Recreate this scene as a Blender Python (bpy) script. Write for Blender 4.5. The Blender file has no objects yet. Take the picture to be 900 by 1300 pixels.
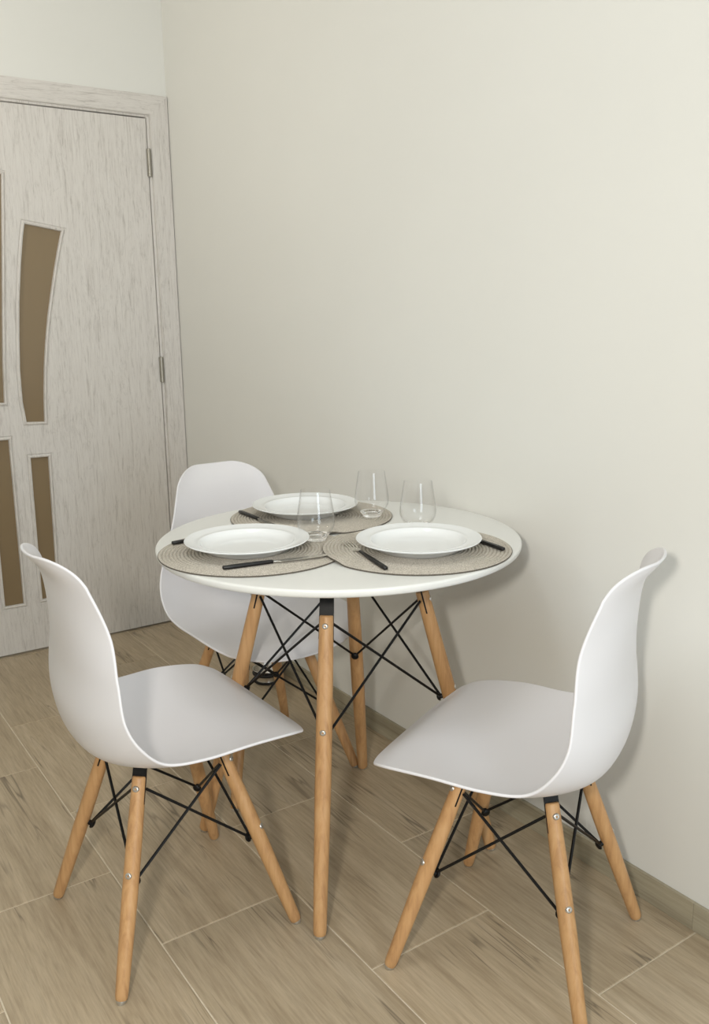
import bpy, bmesh, math, random
from mathutils import Vector, Matrix
random.seed(7)
scene = bpy.context.scene
COL = scene.collection
PI = math.pi

# ------------------------------------------------------------------ camera
CAM = (-1.45464, -3.33976, 1.22692)
RIGHT = Vector((0.824059, -0.566319, -0.014471))
UP = Vector((0.133031, 0.168619, 0.976663))
FWD = Vector((0.550663, 0.806753, -0.214290))
cd = bpy.data.cameras.new('camera')
cd.sensor_fit = 'VERTICAL'
cd.sensor_height = 36.0
cd.lens = 36.0 * 1128.336 / 1300.0
cd.clip_start = 0.05
cam = bpy.data.objects.new('camera', cd)
COL.objects.link(cam)
m = Matrix((RIGHT, UP, -FWD)).transposed().to_4x4()
m.translation = Vector(CAM)
cam.matrix_world = m
scene.camera = cam

# ------------------------------------------------------------------ world, lamps, exposure
w = bpy.data.worlds.new('world')
scene.world = w
w.use_nodes = True
w.node_tree.nodes['Background'].inputs[0].default_value = (0.85, 0.92, 1.0, 1)
w.node_tree.nodes['Background'].inputs[1].default_value = 0.3


def area(name, loc, target, sx, sy, power, color, shape='RECTANGLE'):
    l = bpy.data.lights.new(name, 'AREA')
    l.shape = shape
    l.size = sx
    l.size_y = sy
    l.energy = power
    l.color = color
    o = bpy.data.objects.new(name, l)
    o.location = loc
    d = Vector(target) - Vector(loc)
    o.rotation_euler = d.to_track_quat('-Z', 'Y').to_euler()
    COL.objects.link(o)
    return o


# daylight through the tall balcony window behind the camera, and a lamp left of it
area('window_daylight', (-1.2, -5.12, 1.2), (-1.2, 0, 1.2), 0.85, 2.1, 39.5, (0.78, 0.895, 1.0))
area('room_lamp', (-1.74, -3.33, 1.39), (-0.4, -1.6, 0.9), 0.13, 0.13, 18, (1.0, 0.955, 0.87), 'DISK')
area('overhead_fill', (-1.25, -2.2, 2.58), (-1.25, -2.2, 0), 0.5, 0.5, 6.6, (0.9, 0.95, 1.0))  # added fill from above for seats, table and floor; no real fitting
area('ceiling_bounce_fill', (-1.9, -0.9, 1.9), (-1.0, -0.6, 2.65), 0.3, 0.3, 8.6, (1.0, 0.955, 0.87))  # added fill bounced off the ceiling to even out the walls

vs = scene.view_settings
scene.display_settings.display_device = 'sRGB'
vs.view_transform = 'Standard'
vs.look = 'None'
vs.gamma = 1.0
vs.use_curve_mapping = False
vs.exposure = 0.0


# ------------------------------------------------------------------ materials
def lin(c):
    return tuple(((v / 255) / 12.92 if v / 255 <= 0.04045 else ((v / 255 + 0.055) / 1.055) ** 2.4) for v in c) + (1.0,)


class NT:
    def __init__(self, name):
        self.mat = bpy.data.materials.new(name)
        self.mat.use_nodes = True
        self.t = self.mat.node_tree
        self.b = self.t.nodes['Principled BSDF']

    def n(self, typ, **kw):
        nd = self.t.nodes.new(typ)
        for k, v in kw.items():
            if k.startswith('i_'):
                key = k[2:]
                nd.inputs[int(key) if key.isdigit() else key.replace('_', ' ')].default_value = v
            else:
                setattr(nd, k, v)
        return nd

    def l(self, a, b):
        self.t.links.new(a, b)

    def ramp(self, fac, stops):
        r = self.n('ShaderNodeValToRGB')
        e = r.color_ramp.elements
        while len(e) < len(stops):
            e.new(0.5)
        for el, (p, c) in zip(e, stops):
            el.position = p
            el.color = c
        self.l(fac, r.inputs[0])
        return r.outputs[0]

    def coords(self, scale, rnd=True):
        tc = self.n('ShaderNodeTexCoord')
        mp = self.n('ShaderNodeMapping')
        mp.inputs['Scale'].default_value = scale
        src = tc.outputs['Object']
        if rnd:
            oi = self.n('ShaderNodeObjectInfo')
            mu = self.n('ShaderNodeVectorMath', operation='SCALE')
            mu.inputs[0].default_value = (13.0, 29.0, 17.0)
            self.l(oi.outputs['Random'], mu.inputs['Scale'])
            ad = self.n('ShaderNodeVectorMath', operation='ADD')
            self.l(src, ad.inputs[0])
            self.l(mu.outputs[0], ad.inputs[1])
            src = ad.outputs[0]
        self.l(src, mp.inputs['Vector'])
        return mp.outputs[0]

    def noise(self, vec, scale, detail=4, rough=0.55, dist=0.0):
        nz = self.n('ShaderNodeTexNoise')
        nz.inputs['Scale'].default_value = scale
        nz.inputs['Detail'].default_value = detail
        nz.inputs['Roughness'].default_value = rough
        nz.inputs['Distortion'].default_value = dist
        self.l(vec, nz.inputs['Vector'])
        return nz.outputs[0]

    def mix(self, fac, a, b, mode='MIX'):
        mx = self.n('ShaderNodeMix', data_type='RGBA', blend_type=mode)
        for s, v in ((mx.inputs[0], fac), (mx.inputs[6], a), (mx.inputs[7], b)):
            if hasattr(v, 'links'):
                self.l(v, s)
            else:
                s.default_value = v
        return mx.outputs[2]

    def bump(self, h, strength, dist=0.001):
        bp = self.n('ShaderNodeBump')
        bp.inputs['Strength'].default_value = strength
        bp.inputs['Distance'].default_value = dist
        self.l(h, bp.inputs['Height'])
        self.l(bp.outputs[0], self.b.inputs['Normal'])

    def col(self, c):
        if hasattr(c, 'links'):
            self.l(c, self.b.inputs['Base Color'])
        else:
            self.b.inputs['Base Color'].default_value = c

    def set(self, **kw):
        for k, v in kw.items():
            self.b.inputs[k.replace('_', ' ')].default_value = v
        return self


def paint(name, rgb):
    t = NT(name)
    v = t.coords((1, 1, 1), False)
    n = t.noise(v, 1.3, 3)
    a = lin(rgb)
    t.col(t.ramp(n, [(0.3, lin([c - 2 for c in rgb])), (0.7, lin([c + 1 for c in rgb]))]))
    t.bump(t.noise(v, 260, 3), 0.06, 0.0006)
    t.set(Roughness=0.62, Specular_IOR_Level=0.3)
    return t.mat


M = {}
M['wall'] = paint('wall_paint', (228, 227, 221))
M['ceiling'] = paint('ceiling_paint', (236, 235, 231))


def tile_mat(name, dark, mid, light, axis):
    t = NT(name)
    v = t.coords((1, 1, 1))
    st = (16, 1.1, 1) if axis == 'y' else (1, 1.1, 22)
    fn = (130, 8, 4) if axis == 'y' else (4, 4, 130)
    v1 = t.coords(st)
    v2 = t.coords(fn)
    big = t.noise(v1, 1.6, 5, 0.62, 0.15)
    fine = t.noise(v2, 1.4, 5, 0.65)
    base = t.ramp(big, [(0.25, lin(dark)), (0.47, lin(mid)), (0.72, lin(light))])
    f = t.ramp(fine, [(0.3, (0.80, 0.78, 0.76, 1)), (0.62, (1.04, 1.04, 1.03, 1))])
    c = t.mix(1.0, base, f, 'MULTIPLY')
    # thin dark vein here and there
    v3 = t.coords((9, 0.42, 1) if axis == 'y' else (1, 0.55, 14))
    vein = t.noise(v3, 2.6, 2.5, 0.55, 0.5)
    vm = t.ramp(vein, [(0.484, (0, 0, 0, 1)), (0.5, (1, 1, 1, 1)), (0.516, (0, 0, 0, 1))])
    patch = t.ramp(t.noise(v, 4.0, 2), [(0.46, (0, 0, 0, 1)), (0.62, (0.75, 0.75, 0.75, 1))])
    vmask = t.mix(1.0, vm, patch, 'MULTIPLY')
    c = t.mix(vmask, c, lin([d * 0.62 for d in dark]))
    oi = t.n('ShaderNodeObjectInfo')
    rv = t.ramp(oi.outputs['Random'], [(0.0, (0.93, 0.93, 0.93, 1)), (1.0, (1.05, 1.04, 1.03, 1))])
    c = t.mix(1.0, c, rv, 'MULTIPLY')
    t.col(c)
    t.bump(fine, 0.12, 0.0006)
    t.set(Roughness=0.42, Specular_IOR_Level=0.4)
    return t.mat


M['tile'] = tile_mat('wood_look_tile', (164, 147, 122), (183, 166, 140), (197, 181, 156), 'y')
M['skirt'] = tile_mat('skirting_tile', (138, 131, 111), (165, 157, 136), (187, 179, 157), 'z')
t = NT('grout')
t.col(t.ramp(t.noise(t.coords((1, 1, 1), False), 60, 3), [(0.3, lin((212, 199, 176))), (0.7, lin((226, 214, 192)))]))
t.set(Roughness=0.85)
M['grout'] = t.mat

# whitewashed crackle-grain door laminate
def laminate(name, ax):
    t = NT(name)
    q = (lambda x, z: (x, x, z)) if ax == 'z' else (lambda x, z: (z, x, x))
    fine = t.noise(t.coords(q(70, 4.5), False), 2.2, 6, 0.72, 0.7)
    speck = t.noise(t.coords(q(120, 16), False), 2.0, 4, 0.7, 0.4)
    large = t.noise(t.coords(q(9, 1.5), False), 1.7, 4, 0.6, 1.6)
    c = t.ramp(fine, [(0.30, lin((184, 178, 171))), (0.46, lin((214, 209, 203))), (0.70, lin((222, 218, 212)))])
    cr = t.ramp(large, [(0.47, (1, 1, 1, 1)), (0.5, (0.86, 0.855, 0.85, 1)), (0.53, (1, 1, 1, 1))])
    brk = t.ramp(speck, [(0.42, (0, 0, 0, 1)), (0.58, (1, 1, 1, 1))])
    cr = t.mix(brk, (1, 1, 1, 1), cr)
    c = t.mix(1.0, c, cr, 'MULTIPLY')
    c = t.mix(1.0, c, t.ramp(speck, [(0.28, (0.90, 0.895, 0.89, 1)), (0.42, (1, 1, 1, 1))]), 'MULTIPLY')
    t.col(c)
    t.bump(fine, 0.2, 0.0007)
    t.set(Roughness=0.5, Specular_IOR_Level=0.35)
    return t.mat


M['door'] = laminate('whitewashed_laminate', 'z')
M['door_cross'] = laminate('whitewashed_laminate_cross', 'x')

t = NT('bronze_frosted_glass')
t.col(t.ramp(t.noise(t.coords((1, 1, 1), False), 1.5, 2), [(0.3, lin((132, 113, 85))), (0.7, lin((137, 119, 91)))]))
t.set(Roughness=0.22, Specular_IOR_Level=0.5)
M['frost'] = t.mat

t = NT('white_plastic')
n_ = t.noise(t.coords((1, 1, 1), False), 420, 2)
t.col(lin((228, 226, 228)))
t.bump(n_, 0.04, 0.0004)
t.set(Roughness=0.38, Specular_IOR_Level=0.4)
M['plastic'] = t.mat


def wood(name, a, b, c_):
    t = NT(name)
    vv = t.coords((70, 70, 3.5))
    n1 = t.noise(vv, 1.2, 5, 0.6, 0.4)
    cc = t.ramp(n1, [(0.28, lin(a)), (0.5, lin(b)), (0.75, lin(c_))])
    oi = t.n('ShaderNodeObjectInfo')
    cc = t.mix(1.0, cc, t.ramp(oi.outputs['Random'], [(0, (0.93, 0.93, 0.92, 1)), (1, (1.06, 1.05, 1.05, 1))]), 'MULTIPLY')
    t.col(cc)
    t.bump(n1, 0.05, 0.0004)
    t.set(Roughness=0.42, Specular_IOR_Level=0.4)
    return t.mat


M['beech'] = wood('beech_wood', (173, 130, 88), (195, 151, 103), (206, 165, 119))

t = NT('black_metal')
t.col(t.ramp(t.noise(t.coords((1, 1, 1)), 300, 2), [(0.3, lin((8, 7, 7))), (0.7, lin((12, 11, 11)))]))
t.set(Roughness=0.45, Specular_IOR_Level=0.3)
M['black'] = t.mat


def metal(name, rgb, rough):
    t = NT(name)
    nn = t.noise(t.coords((1, 1, 20)), 90, 3)
    t.col(t.ramp(nn, [(0.3, lin([x - 10 for x in rgb])), (0.7, lin(rgb))]))
    t.set(Metallic=1.0, Roughness=rough)
    return t.mat


M['steel'] = metal('brushed_steel', (218, 214, 206), 0.27)
M['bowl_steel'] = metal('polished_steel', (225, 222, 216), 0.22)
M['hinge'] = metal('satin_hinge_steel', (172, 168, 158), 0.4)
t = NT('bolt_zinc')
t.col(t.ramp(t.noise(t.coords((1, 1, 1)), 200, 2), [(0.3, lin((185, 182, 176))), (0.7, lin((215, 212, 206)))]))
t.set(Metallic=0.85, Roughness=0.3)
M['zinc'] = t.mat
t = NT('table_lacquer')
t.col(t.ramp(t.noise(t.coords((1, 1, 1)), 2, 2), [(0.3, lin((229, 229, 225))), (0.7, lin((232, 232, 228)))]))
t.set(Roughness=0.32, Specular_IOR_Level=0.4)
M['lacquer'] = t.mat
t = NT('porcelain')
t.col(t.ramp(t.noise(t.coords((1, 1, 1)), 3, 2), [(0.3, lin((236, 238, 238))), (0.7, lin((238, 240, 240)))]))
t.set(Roughness=0.12, Specular_IOR_Level=0.5)
M['porcelain'] = t.mat
t = NT('black_handle')
t.col(t.ramp(t.noise(t.coords((1, 1, 1)), 120, 2), [(0.3, lin((17, 15, 15))), (0.7, lin((24, 21, 20)))]))
t.set(Roughness=0.4)
M['handle'] = t.mat
t = NT('black_rubber')
t.col(t.ramp(t.noise(t.coords((1, 1, 1)), 90, 2), [(0.3, lin((20, 19, 18))), (0.7, lin((30, 28, 27)))]))
t.set(Roughness=0.55)
M['rubber'] = t.mat
# woven placemat cord
t = NT('woven_cord')
vv = t.coords((1, 1, 1))
n1 = t.noise(vv, 420, 3, 0.7)
n2 = t.noise(vv, 130, 2)
c = t.ramp(n1, [(0.3, lin((152, 144, 132))), (0.5, lin((194, 187, 175))), (0.7, lin((217, 210, 199)))])
c = t.mix(1.0, c, t.ramp(n2, [(0.3, (0.93, 0.93, 0.93, 1)), (0.7, (1.03, 1.03, 1.03, 1))]), 'MULTIPLY')
t.col(c)
t.bump(n1, 0.5, 0.001)
t.set(Roughness=0.85, Specular_IOR_Level=0.2)
M['cord'] = t.mat
t = NT('woven_cord_edge')
t.col(t.ramp(t.noise(t.coords((1, 1, 1)), 420, 3, 0.7), [(0.3, lin((84, 78, 70))), (0.7, lin((110, 103, 93)))]))
t.set(Roughness=0.9)
M['cord_edge'] = t.mat
t = NT('clear_glass')
t.col((1, 1, 1, 1))
t.set(Roughness=0.0, IOR=1.46, Transmission_Weight=1.0)
M['glass'] = t.mat
# thin blown wall: clear with fresnel reflections
t = NT('thin_clear_glass')
tr = t.n('ShaderNodeBsdfTransparent')
tr.inputs[0].default_value = (1, 1, 1, 1)
gl = t.n('ShaderNodeBsdfGlossy')
gl.inputs['Roughness'].default_value = 0.02
fr = t.n('ShaderNodeFresnel')
fr.inputs[0].default_value = 1.5
ms = t.n('ShaderNodeMixShader')
gm = t.n('ShaderNodeNewGeometry')
mr = t.n('ShaderNodeMapRange')
mr.inputs['To Min'].default_value = 1.42
mr.inputs['To Max'].default_value = 1 / 1.42
t.l(gm.outputs['Backfacing'], mr.inputs['Value'])
t.l(mr.outputs[0], fr.inputs[0])
t.l(fr.outputs[0], ms.inputs[0])
t.l(tr.outputs[0], ms.inputs[1])
t.l(gl.outputs[0], ms.inputs[2])
t.l(ms.outputs[0], t.t.nodes['Material Output'].inputs[0])
M['thin_glass'] = t.mat


# ------------------------------------------------------------------ mesh helpers
def finish(bm, name, mat, smooth=True, angle=40):
    me = bpy.data.meshes.new(name)
    bmesh.ops.recalc_face_normals(bm, faces=bm.faces[:])
    bm.to_mesh(me)
    bm.free()
    if mat is not None:
        me.materials.append(mat)
    if smooth:
        me.polygons.foreach_set('use_smooth', [True] * len(me.polygons))
        me.set_sharp_from_angle(angle=math.radians(angle))
    return me


def put(name, me, parent=None, loc=(0, 0, 0), rz=0.0):
    o = bpy.data.objects.new(name, me)
    COL.objects.link(o)
    o.location = loc
    o.rotation_euler = (0, 0, rz)
    if parent is not None:
        o.parent = parent
    return o


def tag(o, label=None, cat=None, group=None, kind=None):
    if label:
        o['label'] = label
    if cat:
        o['category'] = cat
    if group:
        o['group'] = group
    if kind:
        o['kind'] = kind
    return o


def empty(name, loc=(0, 0, 0), rz=0.0):
    o = bpy.data.objects.new(name, None)
    COL.objects.link(o)
    o.location = loc
    o.rotation_euler = (0, 0, rz)
    o.empty_display_size = 0.1
    return o


def add_box(bm, lo, hi, bevel=0.0, mat=None):
    g = bmesh.ops.create_cube(bm, size=1.0)
    vs = g['verts']
    for v in vs:
        v.co = Vector([lo[i] + (v.co[i] + 0.5) * (hi[i] - lo[i]) for i in range(3)])
    if bevel > 0:
        es = list({e for v in vs for e in v.link_edges})
        r = bmesh.ops.bevel(bm, geom=es, offset=bevel, segments=2, affect='EDGES', profile=0.5)
        vs = list({v for v in vs if v.is_valid} | set(r['verts']))
    if mat is not None:
        for v in vs:
            v.co = mat @ v.co
    return vs


def add_tube(bm, pts, radii, segs=12, caps=True):
    """round tube through pts with a radius at each"""
    pts = [Vector(p) for p in pts]
    n = len(pts)
    tang = [(pts[min(i + 1, n - 1)] - pts[max(i - 1, 0)]).normalized() for i in range(n)]
    ref = Vector((0, 0, 1)) if abs(tang[0].z) < 0.9 else Vector((1, 0, 0))
    u = tang[0].cross(ref).normalized()
    rings = []
    for i in range(n):
        u = (u - tang[i] * u.dot(tang[i])).normalized()
        wv = tang[i].cross(u)
        rings.append([bm.verts.new(pts[i] + (u * math.cos(a) + wv * math.sin(a)) * radii[i])
                      for a in [2 * PI * k / segs for k in range(segs)]])
    for a, b in zip(rings, rings[1:]):
        for k in range(segs):
            bm.faces.new((a[k], a[(k + 1) % segs], b[(k + 1) % segs], b[k]))
    if caps:
        bm.faces.new(rings[0][::-1])
        bm.faces.new(rings[-1])


def add_lathe(bm, prof, segs=48, mat=None, close=False):
    """revolve (r, z) profile about z; r == 0 makes a pole"""
    rings = []
    for r, z in prof:
        if r < 1e-6:
            rings.append([bm.verts.new((0, 0, z))])
        else:
            rings.append([bm.verts.new((r * math.cos(2 * PI * k / segs), r * math.sin(2 * PI * k / segs), z))
                          for k in range(segs)])
    pairs = list(zip(rings, rings[1:]))
    if close:
        pairs.append((rings[-1], rings[0]))
    for a, b in pairs:
        for k in range(segs):
            k2 = (k + 1) % segs
            if len(a) == 1 and len(b) == 1:
                continue
            if len(a) == 1:
                bm.faces.new((a[0], b[k2], b[k]))
            elif len(b) == 1:
                bm.faces.new((a[k], a[k2], b[0]))
            else:
                bm.faces.new((a[k], a[k2], b[k2], b[k]))
    if mat is not None:
        for rr in rings:
            for v in rr:
                v.co = mat @ v.co


def axis_matrix(origin, zdir, xhint=Vector((0, 1, 0))):
    z = Vector(zdir).normalized()
    x = (Vector(xhint) - z * Vector(xhint).dot(z)).normalized()
    y = z.cross(x)
    mm = Matrix((x, y, z)).transposed().to_4x4()
    mm.translation = Vector(origin)
    return mm


def curve_fill(loops, extrude):
    """flat 2D outline with holes, extruded +-extrude about its plane -> mesh (local xy)"""
    cu = bpy.data.curves.new('outline', 'CURVE')
    cu.dimensions = '2D'
    cu.fill_mode = 'BOTH'
    cu.extrude = extrude
    for lp in loops:
        sp = cu.splines.new('POLY')
        sp.points.add(len(lp) - 1)
        for p, (x, y) in zip(sp.points, lp):
            p.co = (x, y, 0, 1)
        sp.use_cyclic_u = True
    o = bpy.data.objects.new('outline', cu)
    COL.objects.link(o)
    dg = bpy.context.evaluated_depsgraph_get()
    dg.update()
    me = bpy.data.meshes.new_from_object(o.evaluated_get(dg))
    bpy.data.objects.remove(o)
    bpy.data.curves.remove(cu)
    bm = bmesh.new()
    bm.from_mesh(me)
    bpy.data.meshes.remove(me)
    bmesh.ops.remove_doubles(bm, verts=bm.verts[:], dist=1e-5)
    return bm


# ------------------------------------------------------------------ room
XL, YB, H = -3.45, -5.25, 2.65
TX, TY = 0.303, 0.5988          # tile pitch
XB = -0.2991                    # a long joint
JOINT = 0.0032


def slab(name, lo, hi, mat):
    bm = bmesh.new()
    add_box(bm, lo, hi)
    return tag(put(name, finish(bm, name, mat, False)), kind='structure')


floor = slab('floor', (XL - .1, YB - .1, -0.06), (0.1, 0.1, -0.0015), M['grout'])
tile_cache = {}
for i in range(-1, 12):
    x1 = XB - i * TX
    x0 = x1 - TX
    if i == -1:
        x0, x1 = XB, 0.0
    x0c, x1c = max(x0, XL), min(x1, -0.0005)
    if x1c - x0c < 0.01:
        continue
    off = -0.6263 if (i + 1) % 2 == 0 else -0.3303
    for j in range(-2, 10):
        y1 = off - j * TY
        y0 = y1 - TY
        y0c, y1c = max(y0, YB), min(y1, -0.0005)
        if y1c - y0c < 0.01:
            continue
        dx, dy = x1c - x0c - JOINT, y1c - y0c - JOINT
        if dx <= 0.01 or dy <= 0.01:
            continue
        key = (round(dx, 4), round(dy, 4))
        if key not in tile_cache:
            bm = bmesh.new()
            b = 0.0012
            z0 = -0.009
            lo = [bm.verts.new((sx * dx / 2, sy * dy / 2, z0)) for sx, sy in ((-1, -1), (1, -1), (1, 1), (-1, 1))]
            mi = [bm.verts.new((sx * dx / 2, sy * dy / 2, -b * 0.7)) for sx, sy in ((-1, -1), (1, -1), (1, 1), (-1, 1))]
            hi = [bm.verts.new((sx * (dx / 2 - b), sy * (dy / 2 - b), 0)) for sx, sy in ((-1, -1), (1, -1), (1, 1), (-1, 1))]
            for a, c2 in ((lo, mi), (mi, hi)):
                for k in range(4):
                    bm.faces.new((a[k], a[(k + 1) % 4], c2[(k + 1) % 4], c2[k]))
            bm.faces.new(hi)
            bm.faces.new(lo[::-1])
            tile_cache[key] = finish(bm, 'tile', M['tile'], False)
        put('tile', tile_cache[key], floor, ((x0c + x1c) / 2, (y0c + y1c) / 2, 0))

slab('wall_right', (0.0, YB - .1, -0.06), (0.12, 0.12, H), M['wall'])
# wall with the door: opening for the door leaf and its lining
DX0, DX1, DZ = -0.905, -0.045, 1.985     # opening
bm = bmesh.new()
add_box(bm, (XL, 0.0, -0.06), (DX0, 0.12, H))
add_box(bm, (DX1, 0.0, -0.06), (0.0, 0.12, H))
add_box(bm, (DX0, 0.0, DZ), (DX1, 0.12, H))
tag(put('wall_back', finish(bm, 'wall_back', M['wall'], False)), kind='structure')
slab('wall_left', (XL - .12, YB - .1, -0.06), (XL, 0.12, H), M['wall'])
# wall behind the camera with the balcony window opening
WX0, WX1, WZ0, WZ1 = -1.5, -0.5, 0.08, 2.3
bm = bmesh.new()
add_box(bm, (XL, YB - .12, -0.06), (WX0, YB, H))
add_box(bm, (WX1, YB - .12, -0.06), (0.0, YB, H))
add_box(bm, (WX0, YB - .12, -0.06), (WX1, YB, WZ0))
add_box(bm, (WX0, YB - .12, WZ1), (WX1, YB, H))
tag(put('wall_front', finish(bm, 'wall_front', M['wall'], False)), kind='structure')
win = tag(empty('window_1', ((WX0 + WX1) / 2, YB - .06, WZ0)), kind='structure')
ww, wh = (WX1 - WX0) / 2, WZ1 - WZ0
bm = bmesh.new()
for lo, hi in (((-ww, -.03, 0), (-ww + .06, .03, wh)), ((ww - .06, -.03, 0), (ww, .03, wh)),
               ((-ww + .06, -.03, 0), (ww - .06, .03, .06)), ((-ww + .06, -.03, wh - .06), (ww - .06, .03, wh))):
    add_box(bm, lo, hi, 0.004)
put('window_frame', finish(bm, 'window_frame', M['plastic']), win)
bm = bmesh.new()
add_box(bm, (-ww + .06, -.008, .06), (ww - .06, .008, wh - .06))
put('pane', finish(bm, 'pane', M['thin_glass'], False), win)
slab('ceiling', (XL - .1, YB - .1, H), (0.1, 0.12, H + .1), M['ceiling'])

# skirting of the same wood-look tile along the right wall, cut pieces end to end
skirt = tag(empty('baseboard_right', (0, 0, 0)), kind='structure')
bm = bmesh.new()
L_ = 0.5980
add_box(bm, (-0.0085, -L_ / 2, 0.0003), (-0.0003, L_ / 2, 0.0615), 0.0008)
skm = finish(bm, 'skirting_tile', M['skirt'], False)
for k in range(8):
    yy = -0.32 - 0.5985 * k - L_ / 2 + 0.3
    put('skirting_tile', skm, skirt, (0, yy, 0))

# ------------------------------------------------------------------ door_1
door = tag(empty('door_1', (-0.475, 0, 0)), kind='structure')
OX = -0.475


def dp(*a):
    return a[0] - OX


# architrave (mitred), 75 mm wide, stands 14 mm proud of the wall
bm = bmesh.new()


def prism(bm, poly, y0, y1):
    """poly in (x, z), extruded between y0 and y1"""
    a = [bm.verts.new((x, y0, z)) for x, z in poly]
    b = [bm.verts.new((x, y1, z)) for x, z in poly]
    n = len(poly)
    bm.faces.new(a)
    bm.faces.new(b[::-1])
    for k in range(n):
        bm.faces.new((a[k], a[(k + 1) % n], b[(k + 1) % n], b[k]))


XR0, XR1 = -0.002, -0.075       # right architrave outer, inner
XL0, XL1 = -0.948, -0.875
ZT0, ZT1 = 2.038, 1.968
YF = -0.014


def architrave(name, poly, mat='door'):
    bm = bmesh.new()
    prism(bm, [(x - OX, z) for x, z in poly], YF, -0.0003)
    bmesh.ops.recalc_face_normals(bm, faces=bm.faces[:])
    es = [e for e in bm.edges if all(abs(v.co.y - YF) < 1e-6 for v in e.verts) and
          (abs(e.verts[0].co.x - e.verts[1].co.x) < 1e-5 or abs(e.verts[0].co.z - e.verts[1].co.z) < 1e-5)]
    bmesh.ops.bevel(bm, geom=es, offset=0.0025, segments=2, affect='EDGES')
    put(name, finish(bm, name, M[mat]), door)


architrave('architrave', [(XR0, 0.001), (XR0, ZT0), (XR1, ZT1), (XR1, 0.001)])
architrave('architrave', [(XL0, 0.001), (XL0, ZT0), (XL1, ZT1), (XL1, 0.001)])
architrave('architrave', [(XR0, ZT0), (XL0, ZT0), (XL1, ZT1), (XR1, ZT1)], 'door_cross')
# lining with its stop, just behind the architrave
bm = bmesh.new()
add_box(bm, (-0.0845 - OX, -0.003, 0.001), (-0.048 - OX, 0.115, 1.962), 0.001)
add_box(bm, (-0.902 - OX, -0.003, 0.001), (-0.8665 - OX, 0.115, 1.962), 0.001)
add_box(bm, (-0.902 - OX, -0.003, 1.9600), (-0.048 - OX, 0.115, 1.984), 0.001)
put('door_lining', finish(bm, 'door_lining', M['door']), door)

# leaf with four glazed cut-outs
GLASS = [
    [(-.558, 1.562), (-.433, 1.542), (-.452, 1.475), (-.468, 1.412), (-.488, 1.327), (-.506, 1.245), (-.521, 1.160), (-.535, 1.060),
     (-.545, .955), (-.550, .868), (-.613, .871), (-.620, .945), (-.619, 1.058), (-.611, 1.169), (-.599, 1.300), (-.583, 1.421), (-.567, 1.52)],
    [(-.548, .737), (-.559, .201), (-.616, .197), (-.611, .738)],
    [(-.622, 1.722), (-.630, 1.622), (-.646, 1.439), (-.663, 1.251), (-.677, 1.088), (-.685, .946), (-.750, .948),
     (-.755, 1.06), (-.757, 1.20), (-.757, 1.35), (-.755, 1.50), (-.750, 1.64), (-.744, 1.745)],
    [(-.683, .811), (-.686, .194), (-.752, .195), (-.749, .812)],
]


def area2(p):
    return 0.5 * sum(p[i][0] * p[(i + 1) % len(p)][1] - p[(i + 1) % len(p)][0] * p[i][1] for i in range(len(p)))


def offset(poly, d):
    p = poly if area2(poly) > 0 else poly[::-1]
    n = len(p)
    out = []
    for i in range(n):
        a, b, c = Vector(p[i - 1]), Vector(p[i]), Vector(p[(i + 1) % n])
        e1, e2 = (b - a).normalized(), (c - b).normalized()
        n1, n2 = Vector((e1.y, -e1.x)), Vector((e2.y, -e2.x))
        bis = (n1 + n2).normalized()
        out.append(tuple(b + bis * (d / max(0.35, bis.dot(n1)))))
    return out


LX0, LX1, LZ0, LZ1 = -0.862, -0.0892, 0.007, 1.9545
TH = 0.038
# rounded-corner loops for the routed edges
outer = [(LX0, LZ0), (LX1, LZ0), (LX1, LZ1), (LX0, LZ1)]
GL = [[(x - OX, z) for x, z in g] for g in GLASS]
bm = curve_fill([[(x - OX, z) for x, z in outer]] + [offset(g, 0.015) for g in GL], TH / 2)
for v in bm.verts:          # curve xy -> door xz
    x, y, z = v.co
    v.co = (x, -0.005 + TH / 2 + z, y)
leaf = put('door_leaf', finish(bm, 'door_leaf', M['door'], False), door)
for g in GL:
    outl = offset(g, 0.015)
    midl = offset(g, 0.0055)
    inl = offset(g, -0.0)
    bm = bmesh.new()
    loops = []
    for lp, y in ((outl, -0.0052), (offset(g, 0.0125), -0.0020), (offset(g, 0.008), -0.0062), (midl, -0.0080), (offset(g, 0.0015), -0.0060), (inl, 0.0035)):
        loops.append([bm.verts.new((x, y, z)) for x, z in lp])
    for a, b in zip(loops, loops[1:]):
        n = len(a)
        for k in range(n):
            bm.faces.new((a[k], a[(k + 1) % n], b[(k + 1) % n], b[k]))
    put('glass_bead', finish(bm, 'glass_bead', M['door'], True, 30), leaf)
    bm = curve_fill([offset(g, 0.004)], 0.002)
    for v in bm.verts:
        x, y, z = v.co
        v.co = (x, 0.0058 + z, y)
    put('glass_pane', finish(bm, 'glass_pane', M['frost'], False), leaf)
# hinges
bm = bmesh.new()
add_tube(bm, [(0, 0, z) for z in (-.05, -.049, .049, .05)], [.0045, .006, .006, .0045], 12)
add_box(bm, (-0.008, 0.001, -.048), (0.0085, 0.0045, .048))
hm = finish(bm, 'hinge', M['hinge'])
for z in (1.80, 1.037, 0.24):
    h = put('hinge', hm, door, (-0.0862 - OX, -0.0125, z))
    tag(h, 'satin steel hinge barrel')


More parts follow.
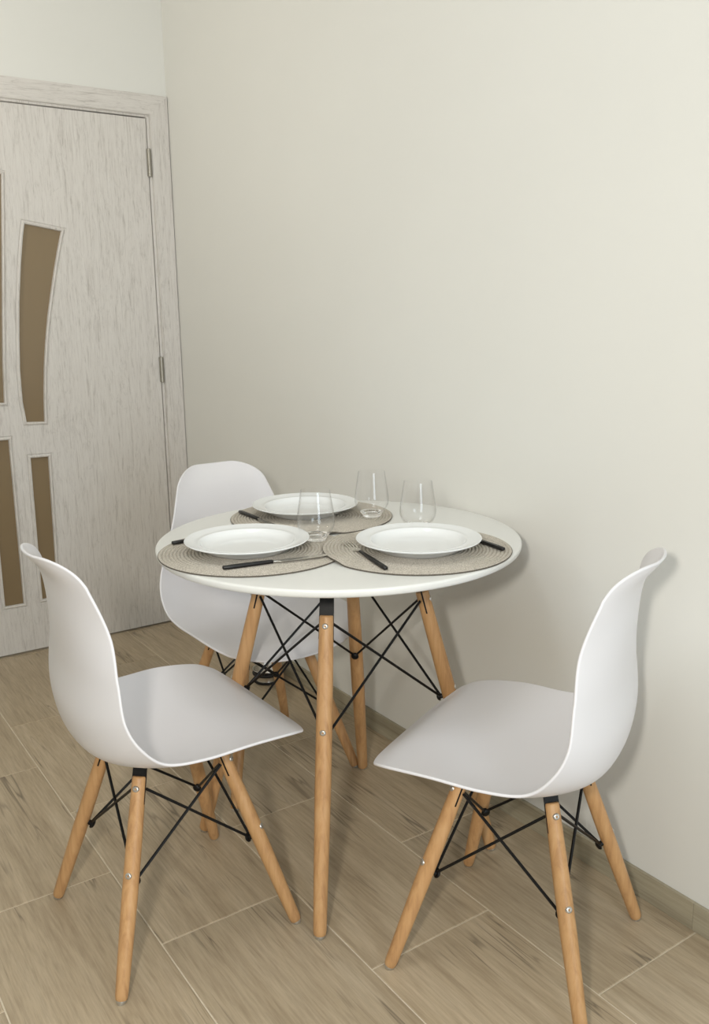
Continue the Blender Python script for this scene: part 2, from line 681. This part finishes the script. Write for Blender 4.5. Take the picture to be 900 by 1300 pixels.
# ------------------------------------------------------------------ leg frame shared by chairs and table
def leg_frame_meshes(pre, rf, rt, zt, rad, zlow, zup, zplate, arm, leg_r_top):
    """everything built for a leg standing on the +x azimuth; copies are turned about z"""
    foot = Vector((rf, 0, 0))
    top = Vector((rt, 0, zt))
    ax = (top - foot).normalized()
    ln = (top - foot).length
    out_n = Vector((ax.z, 0, -ax.x))            # outward, square to the leg
    P = lambda s: foot + ax * s
    at_z = lambda z: foot + ax * ((z) / ax.z)
    res = {}
    # leg
    bm = bmesh.new()
    prof = [(0.006, rad * .66), (0.008, rad * .74), (0.016, rad * .80), (ln * .22, rad * .90), (ln * .45, rad), (ln * .68, rad * .99),
            (ln * .88, rad * .92), (ln - .004, leg_r_top), (ln - .001, leg_r_top * .94), (ln, leg_r_top * .84)]
    add_tube(bm, [P(s) for s, r in prof], [r for s, r in prof], 20)
    # dark slot for the bracket: two narrow grooves on the sides
    res['leg'] = finish(bm, 'leg', M['beech'], True, 50)
    # foot glide, flat on the floor
    bm = bmesh.new()
    mm = Matrix.Translation(foot + Vector((0, 0, 0)))
    g = P(0.0075)
    add_tube(bm, [Vector((rf, 0, 0.0)), Vector((rf, 0, 0.0015)), P(0.004), g], [rad * .5, rad * .6, rad * .66, rad * .66], 16)
    res['foot_glide'] = finish(bm, 'foot_glide', M['zinc'])
    # bolts
    for key, z in (('upper', zt - 0.021), ('lower', zlow + 0.015)):
        c = at_z(z)
        s = (c - foot).length
        rr = rad - .0003 if key == 'lower' else leg_r_top
        bm = bmesh.new()
        mm = axis_matrix(c + out_n * (rr - 0.0012), out_n)
        add_lathe(bm, [(0, 0.0006), (.0018, 0.0006), (.0022, .0032), (.0036, .0034), (.0052, .0028), (.0062, .0014), (.0067, 0), (0.0067, -.003), (0, -.003)], 16, mm)
        res['bolt_' + key] = finish(bm, 'bolt', M['zinc'])
    # bracket: a flat plate let into the leg top, folded under the seat or table top
    bm = bmesh.new()
    wv = rad * 0.93
    th = 0.0016
    zf = zplate
    pe = at_z(zf - 0.004)
    pts = [at_z(zt - 0.048), at_z(zt - .002), at_z(zf - 0.012), at_z(zf - .004) - Vector((.003, 0, 0)), Vector((pe.x - .010, 0, zf - .0012)), Vector((arm, 0, zf - .0012))]
    rows = []
    for i, p in enumerate(pts):
        d = (pts[min(i + 1, len(pts) - 1)] - pts[max(i - 1, 0)]).normalized()
        nn = Vector((-d.z, 0, d.x))
        hw = (rad * .905 + .0003, leg_r_top + .0004, .0138, .0138, .0138, .0138)[i]
        rows.append([bm.verts.new(p + nn * (sg * th) + Vector((0, sy * hw, 0)))
                     for sg, sy in ((1, -1), (1, 1), (-1, 1), (-1, -1))])
    for a, b in zip(rows, rows[1:]):
        for k in range(4):
            bm.faces.new((a[k], a[(k + 1) % 4], b[(k + 1) % 4], b[k]))
    bm.faces.new(rows[0][::-1])
    bm.faces.new(rows[-1])
    res['bracket'] = finish(bm, 'bracket', M['black'], False)
    # lower joint on the inner side of the leg
    low = at_z(zlow)
    jo = low - out_n * (rad + 0.001)
    bm = bmesh.new()
    add_lathe(bm, [(0, 0), (.0055, 0), (.0058, .006), (.0095, .0068), (.0098, .0092), (.0075, .0125), (.004, .0138), (0, .0142)], 14, axis_matrix(jo + out_n * .002, -out_n))
    res['rod_joint'] = finish(bm, 'rod_joint', M['black'])
    # rods
    J = jo - out_n * 0.004
    up = at_z(zup) - out_n * (rad * 0.45)
    for key, sgn in (('left', 1), ('right', -1)):
        a = Vector((0.0, sgn * up.x, up.z)) + Vector((sgn * (leg_r_top * .92), 0, 0)) * (1 if True else -1) * sgn
        bm = bmesh.new()
        d = (a - J).normalized()
        start = J + Vector((0, sgn * .002, .0015))
        add_tube(bm, [start, start.lerp(a, .02), start.lerp(a, .97), a], [.0029, .0029, .0029, .0029], 8)
        res['rod_' + key] = finish(bm, 'brace_rod', M['black'])
    return res


def build_legs(parent, R, start, centre_mesh=None):
    for k in range(4):
        az = start + k * PI / 2
        lg = put('leg', R['leg'], parent, (0, 0, 0), az)
        for key, nm in (('foot_glide', 'foot_glide'), ('bolt_upper', 'bolt'), ('bolt_lower', 'bolt')):
            o = put(nm, R[key], lg)
            if key == 'foot_glide' and k == 0:
                tag(o, 'pale metal foot glide')
        put('bracket', R['bracket'], parent, (0, 0, 0), az)
        put('rod_joint', R['rod_joint'], parent, (0, 0, 0), az)
        put('brace_rod', R['rod_left'], parent, (0, 0, 0), az)
        put('brace_rod', R['rod_right'], parent, (0, 0, 0), az)


# ------------------------------------------------------------------ shell chair
SM = [0.2523, 0.3966, 0.2023, 0.4239, 0.1084, 0.423, 0.0011, 0.4119, -0.099, 0.4098, -0.163, 0.4364, -0.1856, 0.5058, -0.1795, 0.5984,
      -0.1835, 0.6908, -0.1942, 0.7713, -0.2303, 0.8242]
SE = [0.2215, 0.1876, 0.4249, 0.1747, 0.216, 0.442, 0.0866, 0.2275, 0.4516, -0.0089, 0.226, 0.451, -0.0826, 0.2214, 0.4607, -0.1248, 0.2184,
      0.497, -0.1472, 0.207, 0.5453, -0.1482, 0.1872, 0.6118, -0.1476, 0.1623, 0.6905, -0.1689, 0.1355, 0.7701, -0.1941, 0.1095, 0.8292]
RF_, QF_, RB_, QB_, PW = 0.0259, 0.4587, 0.0884, 0.5615, 2.2721
MP = [Vector((SM[2 * i], SM[2 * i + 1], 0)) for i in range(11)]
EP = [Vector(SE[3 * i:3 * i + 3]) for i in range(11)]


def catmull(P, t):
    n = len(P) - 1
    Q = [P[0] * 2 - P[1]] + P + [P[-1] * 2 - P[-2]]
    x = min(max(t, 0), 1) * n
    i = min(int(x), n - 1)
    u = x - i
    a, b, c, d = Q[i:i + 4]
    return 0.5 * (2 * b + (c - a) * u + (2 * a - 5 * b + 4 * c - d) * u * u + (3 * b - a - 3 * c + d) * u ** 3)


def shell_point(a, b):
    def cut(r, q):
        c = min(max((abs(b) - (1 - q)) / q, 0), 1)
        return r * (1 - math.sqrt(1 - c * c))
    t0, t1 = cut(RF_, QF_), 1 - cut(RB_, QB_)
    t = t0 + (t1 - t0) * a
    mm, ee = catmull(MP, t), catmull(EP, t)
    g = abs(b) ** PW
    return Vector((mm.x + (ee.x - mm.x) * g, ee.y * b, mm.y + (ee.z - mm.y) * g))


def shell_mesh():
    NA, NB, T = 84, 45, 0.0052
    A = [k / (NA - 1) for k in range(NA)]
    B = [math.sin(-PI / 2 + PI * k / (NB - 1)) for k in range(NB)]
    top = [[shell_point(a, b) for b in B] for a in A]
    nor = []
    for i in range(NA):
        row = []
        for j in range(NB):
            da = top[min(i + 1, NA - 1)][j] - top[max(i - 1, 0)][j]
            db = top[i][min(j + 1, NB - 1)] - top[i][max(j - 1, 0)]
            nn = da.cross(db)
            row.append(nn.normalized() if nn.length > 1e-9 else Vector((0, 0, 1)))
        nor.append(row)
    s = -1 if nor[30][22].z > 0 else 1
    if s == 1:
        nor = [[-n for n in r] for r in nor]     # now pointing to the sitter's side
    bm = bmesh.new()
    vt = [[bm.verts.new(top[i][j]) for j in range(NB)] for i in range(NA)]
    vb = [[bm.verts.new(top[i][j] - nor[i][j] * T) for j in range(NB)] for i in range(NA)]
    for i in range(NA - 1):
        for j in range(NB - 1):
            bm.faces.new((vt[i][j], vt[i + 1][j], vt[i + 1][j + 1], vt[i][j + 1]))
            bm.faces.new((vb[i][j], vb[i][j + 1], vb[i + 1][j + 1], vb[i + 1][j]))
    ring = [(0, j) for j in range(NB)] + [(i, NB - 1) for i in range(1, NA)] + \
           [(NA - 1, j) for j in range(NB - 2, -1, -1)] + [(i, 0) for i in range(NA - 2, 0, -1)]
    cen = lambda i, j: (top[i][j], nor[i][j])
    # rounded rim: bulges outwards a little, a touch thicker than the sheet
    n = len(ring)
    arcs = []
    for k, (i, j) in enumerate(ring):
        p, nn = cen(i, j)
        pa, pb = top[ring[k - 1][0]][ring[k - 1][1]], top[ring[(k + 1) % n][0]][ring[(k + 1) % n][1]]
        d = (pb - pa)
        d = d.normalized() if d.length > 1e-9 else Vector((0, 1, 0))
        o = d.cross(nn).normalized()
        inner = top[min(max(i, 3), NA - 4)][min(max(j, 3), NB - 4)]
        if o.dot(p - inner) < 0:
            o = -o
        c = p - nn * (T / 2)
        arcs.append([bm.verts.new(c + nn * (math.cos(x) * T * .62) + o * (math.sin(x) * T * .75)) for x in (PI * .2, PI * .4, PI * .6, PI * .8)])
    for k in range(n):
        k2 = (k + 1) % n
        c0 = [vt[ring[k][0]][ring[k][1]]] + arcs[k] + [vb[ring[k][0]][ring[k][1]]]
        c1 = [vt[ring[k2][0]][ring[k2][1]]] + arcs[k2] + [vb[ring[k2][0]][ring[k2][1]]]
        for q in range(5):
            bm.faces.new((c0[q], c0[q + 1], c1[q + 1], c1[q]))
    bmesh.ops.remove_doubles(bm, verts=bm.verts[:], dist=1e-6)
    return finish(bm, 'seat_shell', M['plastic'], True, 80)


SHELL = shell_mesh()
CH = leg_frame_meshes('chair', 0.2680, 0.1220, 0.378, 0.0152, 0.196, 0.356, 0.4035, 0.02, 0.0135)
bm = bmesh.new()
add_lathe(bm, [(0, .3985), (.05, .3985), (.052, .400), (.05, .4035), (0, .4035)], 28)
MOUNT = finish(bm, 'mount_plate', M['black'])

PADM = []
for k in range(4):
    az = PI / 4 + k * PI / 2
    x, y = .10 * math.cos(az), .10 * math.sin(az)
    best = min((shell_point(a / 60, b / 20) for a in range(10, 40) for b in range(-19, 20)), key=lambda p: (p.x - x) ** 2 + (p.y - y) ** 2)
    bm = bmesh.new()
    add_lathe(bm, [(0, .402), (.010, .402), (.010, best.z - .0045), (0, best.z - .0045)], 14, Matrix.Translation((x, y, 0)))
    PADM.append(finish(bm, 'seat_pad', M['rubber']))


def chair(x, y, rz, label):
    t = tag(empty('shell_chair', (x, y, 0), rz), label, 'chair', 'white shell chairs with beech legs around the table')
    put('seat_shell', SHELL, t)
    put('mount_plate', MOUNT, t)
    for pm in PADM:
        put('seat_pad', pm, t)
    build_legs(t, CH, PI / 4)
    return t


chair(-0.841, -1.738, 0.012, 'white plastic shell chair left of the table, its back toward the door')
chair(-0.3215, -2.2345, 2.005, 'white plastic shell chair at the right, its back close to the bare wall')
chair(-0.371, -1.272, -PI / 2 + 0.015, 'white plastic shell chair behind the table, partly hidden by the tabletop')

# ------------------------------------------------------------------ round table
TC = (-0.402, -1.735)
TZ = 0.751
tab = tag(empty('round_table', (TC[0], TC[1], 0), math.radians(2.8)), 'round white table on four beech legs with black wire bracing, laid for three', 'table')
bm = bmesh.new()
Rr = 0.400
prof = [(0, TZ)] + [(r, TZ) for r in (.1, .2, .3, .36, .395)]
prof += [(.395 + .005 * math.sin(a), TZ - .0045 + .0045 * math.cos(a)) for a in [PI / 2 * k / 5 for k in range(1, 6)]]
prof += [(.3995, TZ - .010), (.3975, TZ - .014), (.393, TZ - .0165), (.386, TZ - .018), (.3, TZ - .018), (0, TZ - .018)]
add_lathe(bm, prof, 128)
put('tabletop', finish(bm, 'tabletop', M['lacquer'], True, 35), tab)
TL = leg_frame_meshes('table', 0.3490, 0.1840, 0.630, 0.0172, 0.386, 0.612, 0.7325, 0.03, 0.0148)
bm = bmesh.new()
add_lathe(bm, [(0, .726), (.07, .726), (.072, .728), (.07, .7325), (0, .7325)], 28)
put('mount_plate', finish(bm, 'mount_plate', M['black']), tab)
build_legs(tab, TL, PI / 4)


# ------------------------------------------------------------------ placemats
MR = 0.196
MATS = {'left': (-0.614, -1.731), 'right': (-0.336, -1.929), 'back': (-0.346, -1.530)}
MT = 0.0038


def sstep(x):
    x = min(max(x, 0), 1)
    return x * x * (3 - 2 * x)


def placemat(key, label, over=None):
    cx, cy = MATS[key]
    bm = bmesh.new()
    segs, rows = 112, 26
    pitch = MR / rows
    rr = []
    for k in range(rows):
        for f, h in ((0.0, -0.0025), (0.1, -0.0013), (0.28, -0.0003), (0.5, 0.0), (0.72, -0.0003), (0.9, -0.0013)):
            r = (k + f) * pitch
            if r > 0:
                rr.append((r, h))
    rr.append((MR, -0.0010))

    def lift(x, y):
        if over is None:
            return 0.0
        ox, oy = MATS[over]
        d = math.hypot(cx + x - ox, cy + y - oy) - MR
        return (MT + 0.0010) * (1 - sstep((d - 0.008) / 0.035))
    pole = bm.verts.new((0, 0, MT - .001 + lift(0, 0)))
    rings = []
    for r, h in rr:
        rings.append([])
        for s in range(segs):
            a = 2 * PI * s / segs
            x, y = r * math.cos(a), r * math.sin(a)
            rings[-1].append(bm.verts.new((x, y, MT + h + lift(x, y))))
    for s in range(segs):
        bm.faces.new((pole, rings[0][s], rings[0][(s + 1) % segs]))
    for a, b in zip(rings, rings[1:]):
        for s in range(segs):
            bm.faces.new((a[s], b[s], b[(s + 1) % segs], a[(s + 1) % segs]))
    edge = []
    for r, z in ((MR + .0012, MT * .5), (MR + .0004, 0.0)):
        edge.append([bm.verts.new((r * math.cos(2 * PI * s / segs), r * math.sin(2 * PI * s / segs),
                                   z + lift(r * math.cos(2 * PI * s / segs), r * math.sin(2 * PI * s / segs)))) for s in range(segs)])
    ef = []
    for a, b in ((rings[-1], edge[0]), (edge[0], edge[1])):
        for s in range(segs):
            ef.append(bm.faces.new((a[s], b[s], b[(s + 1) % segs], a[(s + 1) % segs])))
    under = [edge[1]]
    for r in (0.15, 0.10, 0.05):
        under.append([bm.verts.new((r * math.cos(2 * PI * s / segs), r * math.sin(2 * PI * s / segs),
                                    lift(r * math.cos(2 * PI * s / segs), r * math.sin(2 * PI * s / segs)))) for s in range(segs)])
    for a, b in zip(under, under[1:]):
        for s in range(segs):
            bm.faces.new((a[s], b[s], b[(s + 1) % segs], a[(s + 1) % segs]))
    bp = bm.verts.new((0, 0, lift(0, 0)))
    for s in range(segs):
        bm.faces.new((bp, under[-1][(s + 1) % segs], under[-1][s]))
    for f in ef:
        f.material_index = 1
    me = finish(bm, 'placemat', M['cord'], True, 60)
    me.materials.append(M['cord_edge'])
    o = put('placemat', me, None, (cx, cy, TZ + 0.0003))
    tag(o, label, 'placemat', 'round woven placemats on the table')


placemat('left', 'round grey-beige woven placemat under the left plate, partly covered by the right mat')
placemat('right', 'round grey-beige woven placemat at the front right, holding the fork and overlapping its neighbour', 'left')
placemat('back', 'round grey-beige woven placemat under the rear plate, in front of the back chair', 'left')
MZ = TZ + 0.0003 + MT

# ------------------------------------------------------------------ plates
bm = bmesh.new()
prof = [(0, .0055), (.060, .0055), (.078, .0062), (.088, .0092), (.0945, .0140), (.0975, .0176), (.0992, .0191), (.1012, .0193), (.1035, .0188), (.111, .0196), (.120, .0212), (.127, .0226),
        (.1288, .0229), (.1298, .0222), (.1290, .0208), (.120, .0178), (.108, .0140), (.096, .0085), (.084, .0030), (.078, .0008), (.076, 0), (.073, 0), (.072, .0014), (0, .0016)]
add_lathe(bm, prof, 96)
for v in bm.verts:
    v.co.z *= 1.18
PLATE = finish(bm, 'dinner_plate', M['porcelain'], True, 50)
for (x, y, dz, lab) in ((-0.628, -1.731, 0, 'white porcelain plate on the left placemat, next to the knife with a black handle'),
                        (-0.342, -1.943, 0, 'white porcelain plate on the right-hand placemat, beside the fork, nearest the wall-side chair'),
                        (-0.347, -1.502, 0, 'white porcelain plate at the rear of the table, in front of the back chair')):
    tag(put('dinner_plate', PLATE, None, (x, y, MZ + dz + .0002)), lab, 'plate', 'white plates on the placemats')

# ------------------------------------------------------------------ stemless glasses
outer_p = [(0, 0.0012), (.016, .0012), (.0185, 0), (.0205, .0002), (.0215, .0015), (.0222, .004), (.0250, .0080), (.0310, .0145), (.0365, .0225), (.0402, .0315), (.0414, .0400),
           (.0408, .0510), (.0390, .0650), (.0366, .0800), (.0342, .0950), (.0324, .1080), (.0321, .1100)]
inner_p = [(.0317, .1106), (.0312, .1100), (.0314, .1080), (.0332, .0950), (.0356, .0800), (.0380, .0650), (.0398, .0510), (.0403, .0405), (.0390, .0325), (.0350, .0240),
           (.0290, .0170), (.0220, .0125), (.0140, .0103), (0, .0098)]


def smooth_profile(p, n):
    V = [Vector((a, b, 0)) for a, b in p]
    return [(max(0, q.x), q.y) for q in (catmull(V, k / n) for k in range(n + 1))]


bm = bmesh.new()
add_lathe(bm, outer_p[:4] + smooth_profile(outer_p[4:], 40) + smooth_profile(inner_p[:-1], 40) + [(0, .0098)], 72)
for f in bm.faces:
    if f.calc_center_median().z > 0.0122:
        f.material_index = 1
GOBLET = finish(bm, 'stemless_glass', M['glass'], True, 60)
GOBLET.materials.append(M['thin_glass'])
for (x, y, z, lab) in ((-0.467, -1.744, MZ, 'clear stemless glass standing between the left plate and the fork tines'),
                       (-0.237, -1.630, MZ, 'clear stemless glass on the edge of the rear placemat'),
                       (-0.231, -1.801, MZ, 'clear stemless glass behind the right plate, at the edge of its mat')):
    tag(put('stemless_glass', GOBLET, None, (x, y, z + .0004)), lab, 'glass', 'clear stemless glasses on the table')


# ------------------------------------------------------------------ cutlery (built along +x, handle end at the origin)
def bar(bm, st):
    """flat rounded bar through stations (x, half width, z centre, half thickness, y centre)"""
    rows = []
    for x, hw, z, ht, yc in st:
        rows.append([bm.verts.new((x, yc + hw * cy, z + ht * cz)) for cy, cz in
                     ((-1, -.45), (-.7, -1), (.7, -1), (1, -.45), (1, .45), (.7, 1), (-.7, 1), (-1, .45))])
    for a, b in zip(rows, rows[1:]):
        for k in range(8):
            bm.faces.new((a[k], a[(k + 1) % 8], b[(k + 1) % 8], b[k]))
    bm.faces.new(rows[0][::-1])
    bm.faces.new(rows[-1])


bm = bmesh.new()
bar(bm, [(0, .0030, .0042, .0024, 0), (.0015, .0046, .0042, .0032, 0), (.02, .0050, .0042, .0036, 0), (.07, .0046, .0042, .0034, 0), (.100, .0040, .0042, .0030, 0), (.102, .0034, .0042, .0024, 0)])
HANDLE = finish(bm, 'handle', M['handle'], True, 50)
bm = bmesh.new()
bar(bm, [(.1021, .0030, .0042, .0018, 0), (.112, .0034, .0040, .0016, 0), (.118, .0072, .0038, .0010, -.0010), (.16, .0090, .0036, .0008, -.0014), (.20, .0086, .0034, .0007, -.001),
         (.222, .0058, .0033, .0006, .0010), (.232, .0020, .0032, .0005, .004)])
BLADE = finish(bm, 'blade', M['steel'], True, 50)
bm = bmesh.new()
bar(bm, [(0, .0030, .0042, .0024, 0), (.0015, .0046, .0042, .0032, 0), (.02, .0050, .0042, .0036, 0), (.07, .0046, .0045, .0034, 0), (.105, .0036, .0054, .0028, 0),
         (.128, .0028, .0060, .0022, 0), (.134, .0026, .0058, .0019, 0)])
FORKHANDLE = finish(bm, 'handle', M['handle'], True, 50)
bm = bmesh.new()
bar(bm, [(.1341, .0025, .0058, .0018, 0), (.140, .0032, .0052, .0015, 0), (.148, .0088, .0036, .0010, 0), (.156, .0112, .0028, .0009, 0), (.164, .0116, .0030, .0009, 0), (.170, .0117, .0040, .0009, 0)])
for k in range(4):
    y = -.0096 + k * .0064
    bar(bm, [(.168, .0021, .0038, .0009, y), (.182, .0019, .0064, .0009, y), (.200, .0016, .0078, .0008, y), (.215, .0007, .0074, .0006, y)])
FORKHEAD = finish(bm, 'fork_head', M['steel'], True, 50)


def cutlery(kind, p0, p1, label, z=MZ, pitch=0.0):
    rz = math.atan2(p1[1] - p0[1], p1[0] - p0[0])
    e = empty('table_' + kind, (p0[0], p0[1], z + .0003), rz)
    tag(e, label, kind, 'black-handled cutlery on the placemats')
    put('handle', HANDLE if kind == 'knife' else FORKHANDLE, e)
    if kind == 'knife':
        put('blade', BLADE, e)
    else:
        put('fork_head', FORKHEAD, e)


cutlery('knife', (-0.737, -1.836), (-0.506, -1.878), 'black-handled table knife lying in front of the left plate')
cutlery('fork', (-0.737, -1.593), (-0.54, -1.590), 'black-handled fork behind the left plate, only the handle end showing')
cutlery('fork', (-0.490, -2.030), (-0.444, -1.830), 'black-handled fork with bare steel tines, left of the right-hand plate')
cutlery('knife', (-0.215, -2.062), (-0.190, -1.84), 'black-handled knife to the right of the right-hand plate, toward the wall')
cutlery('knife', (-0.474, -1.398), (-0.480, -1.62), 'black-handled knife on the rear placemat, left of the rear plate')

# ------------------------------------------------------------------ small steel bowl by the wall, under the back chair
bw = tag(empty('steel_bowl', (-0.083, -0.778, 0)), 'small steel bowl with black rubber rings on the floor behind the back chair', 'bowl')
bm = bmesh.new()
add_lathe(bm, [(0, .012), (.022, .012), (.032, .016), (.040, .028), (.0465, .046), (.0495, .0475), (.0500, .0462), (.0475, .043), (.0425, .030), (.0400, .020), (.0405, .010), (.0415, .006), (0, .006)], 48)
put('bowl', finish(bm, 'bowl', M['bowl_steel']), bw)
bm = bmesh.new()
R0, r, z = 0.0462, .0045, .031
add_lathe(bm, [(R0 + r * math.cos(a), z + 1.1 * r * math.sin(a)) for a in [2 * PI * k / 10 for k in range(10)]], 40, None, True)
put('middle_ring', finish(bm, 'middle_ring', M['rubber']), bw)
bm = bmesh.new()
add_lathe(bm, [(.036, .0), (.0455, .0), (.0468, .003), (.0455, .0075), (.0428, .0082), (.036, .0055)], 40, None, True)
put('base_ring', finish(bm, 'base_ring', M['rubber']), bw)
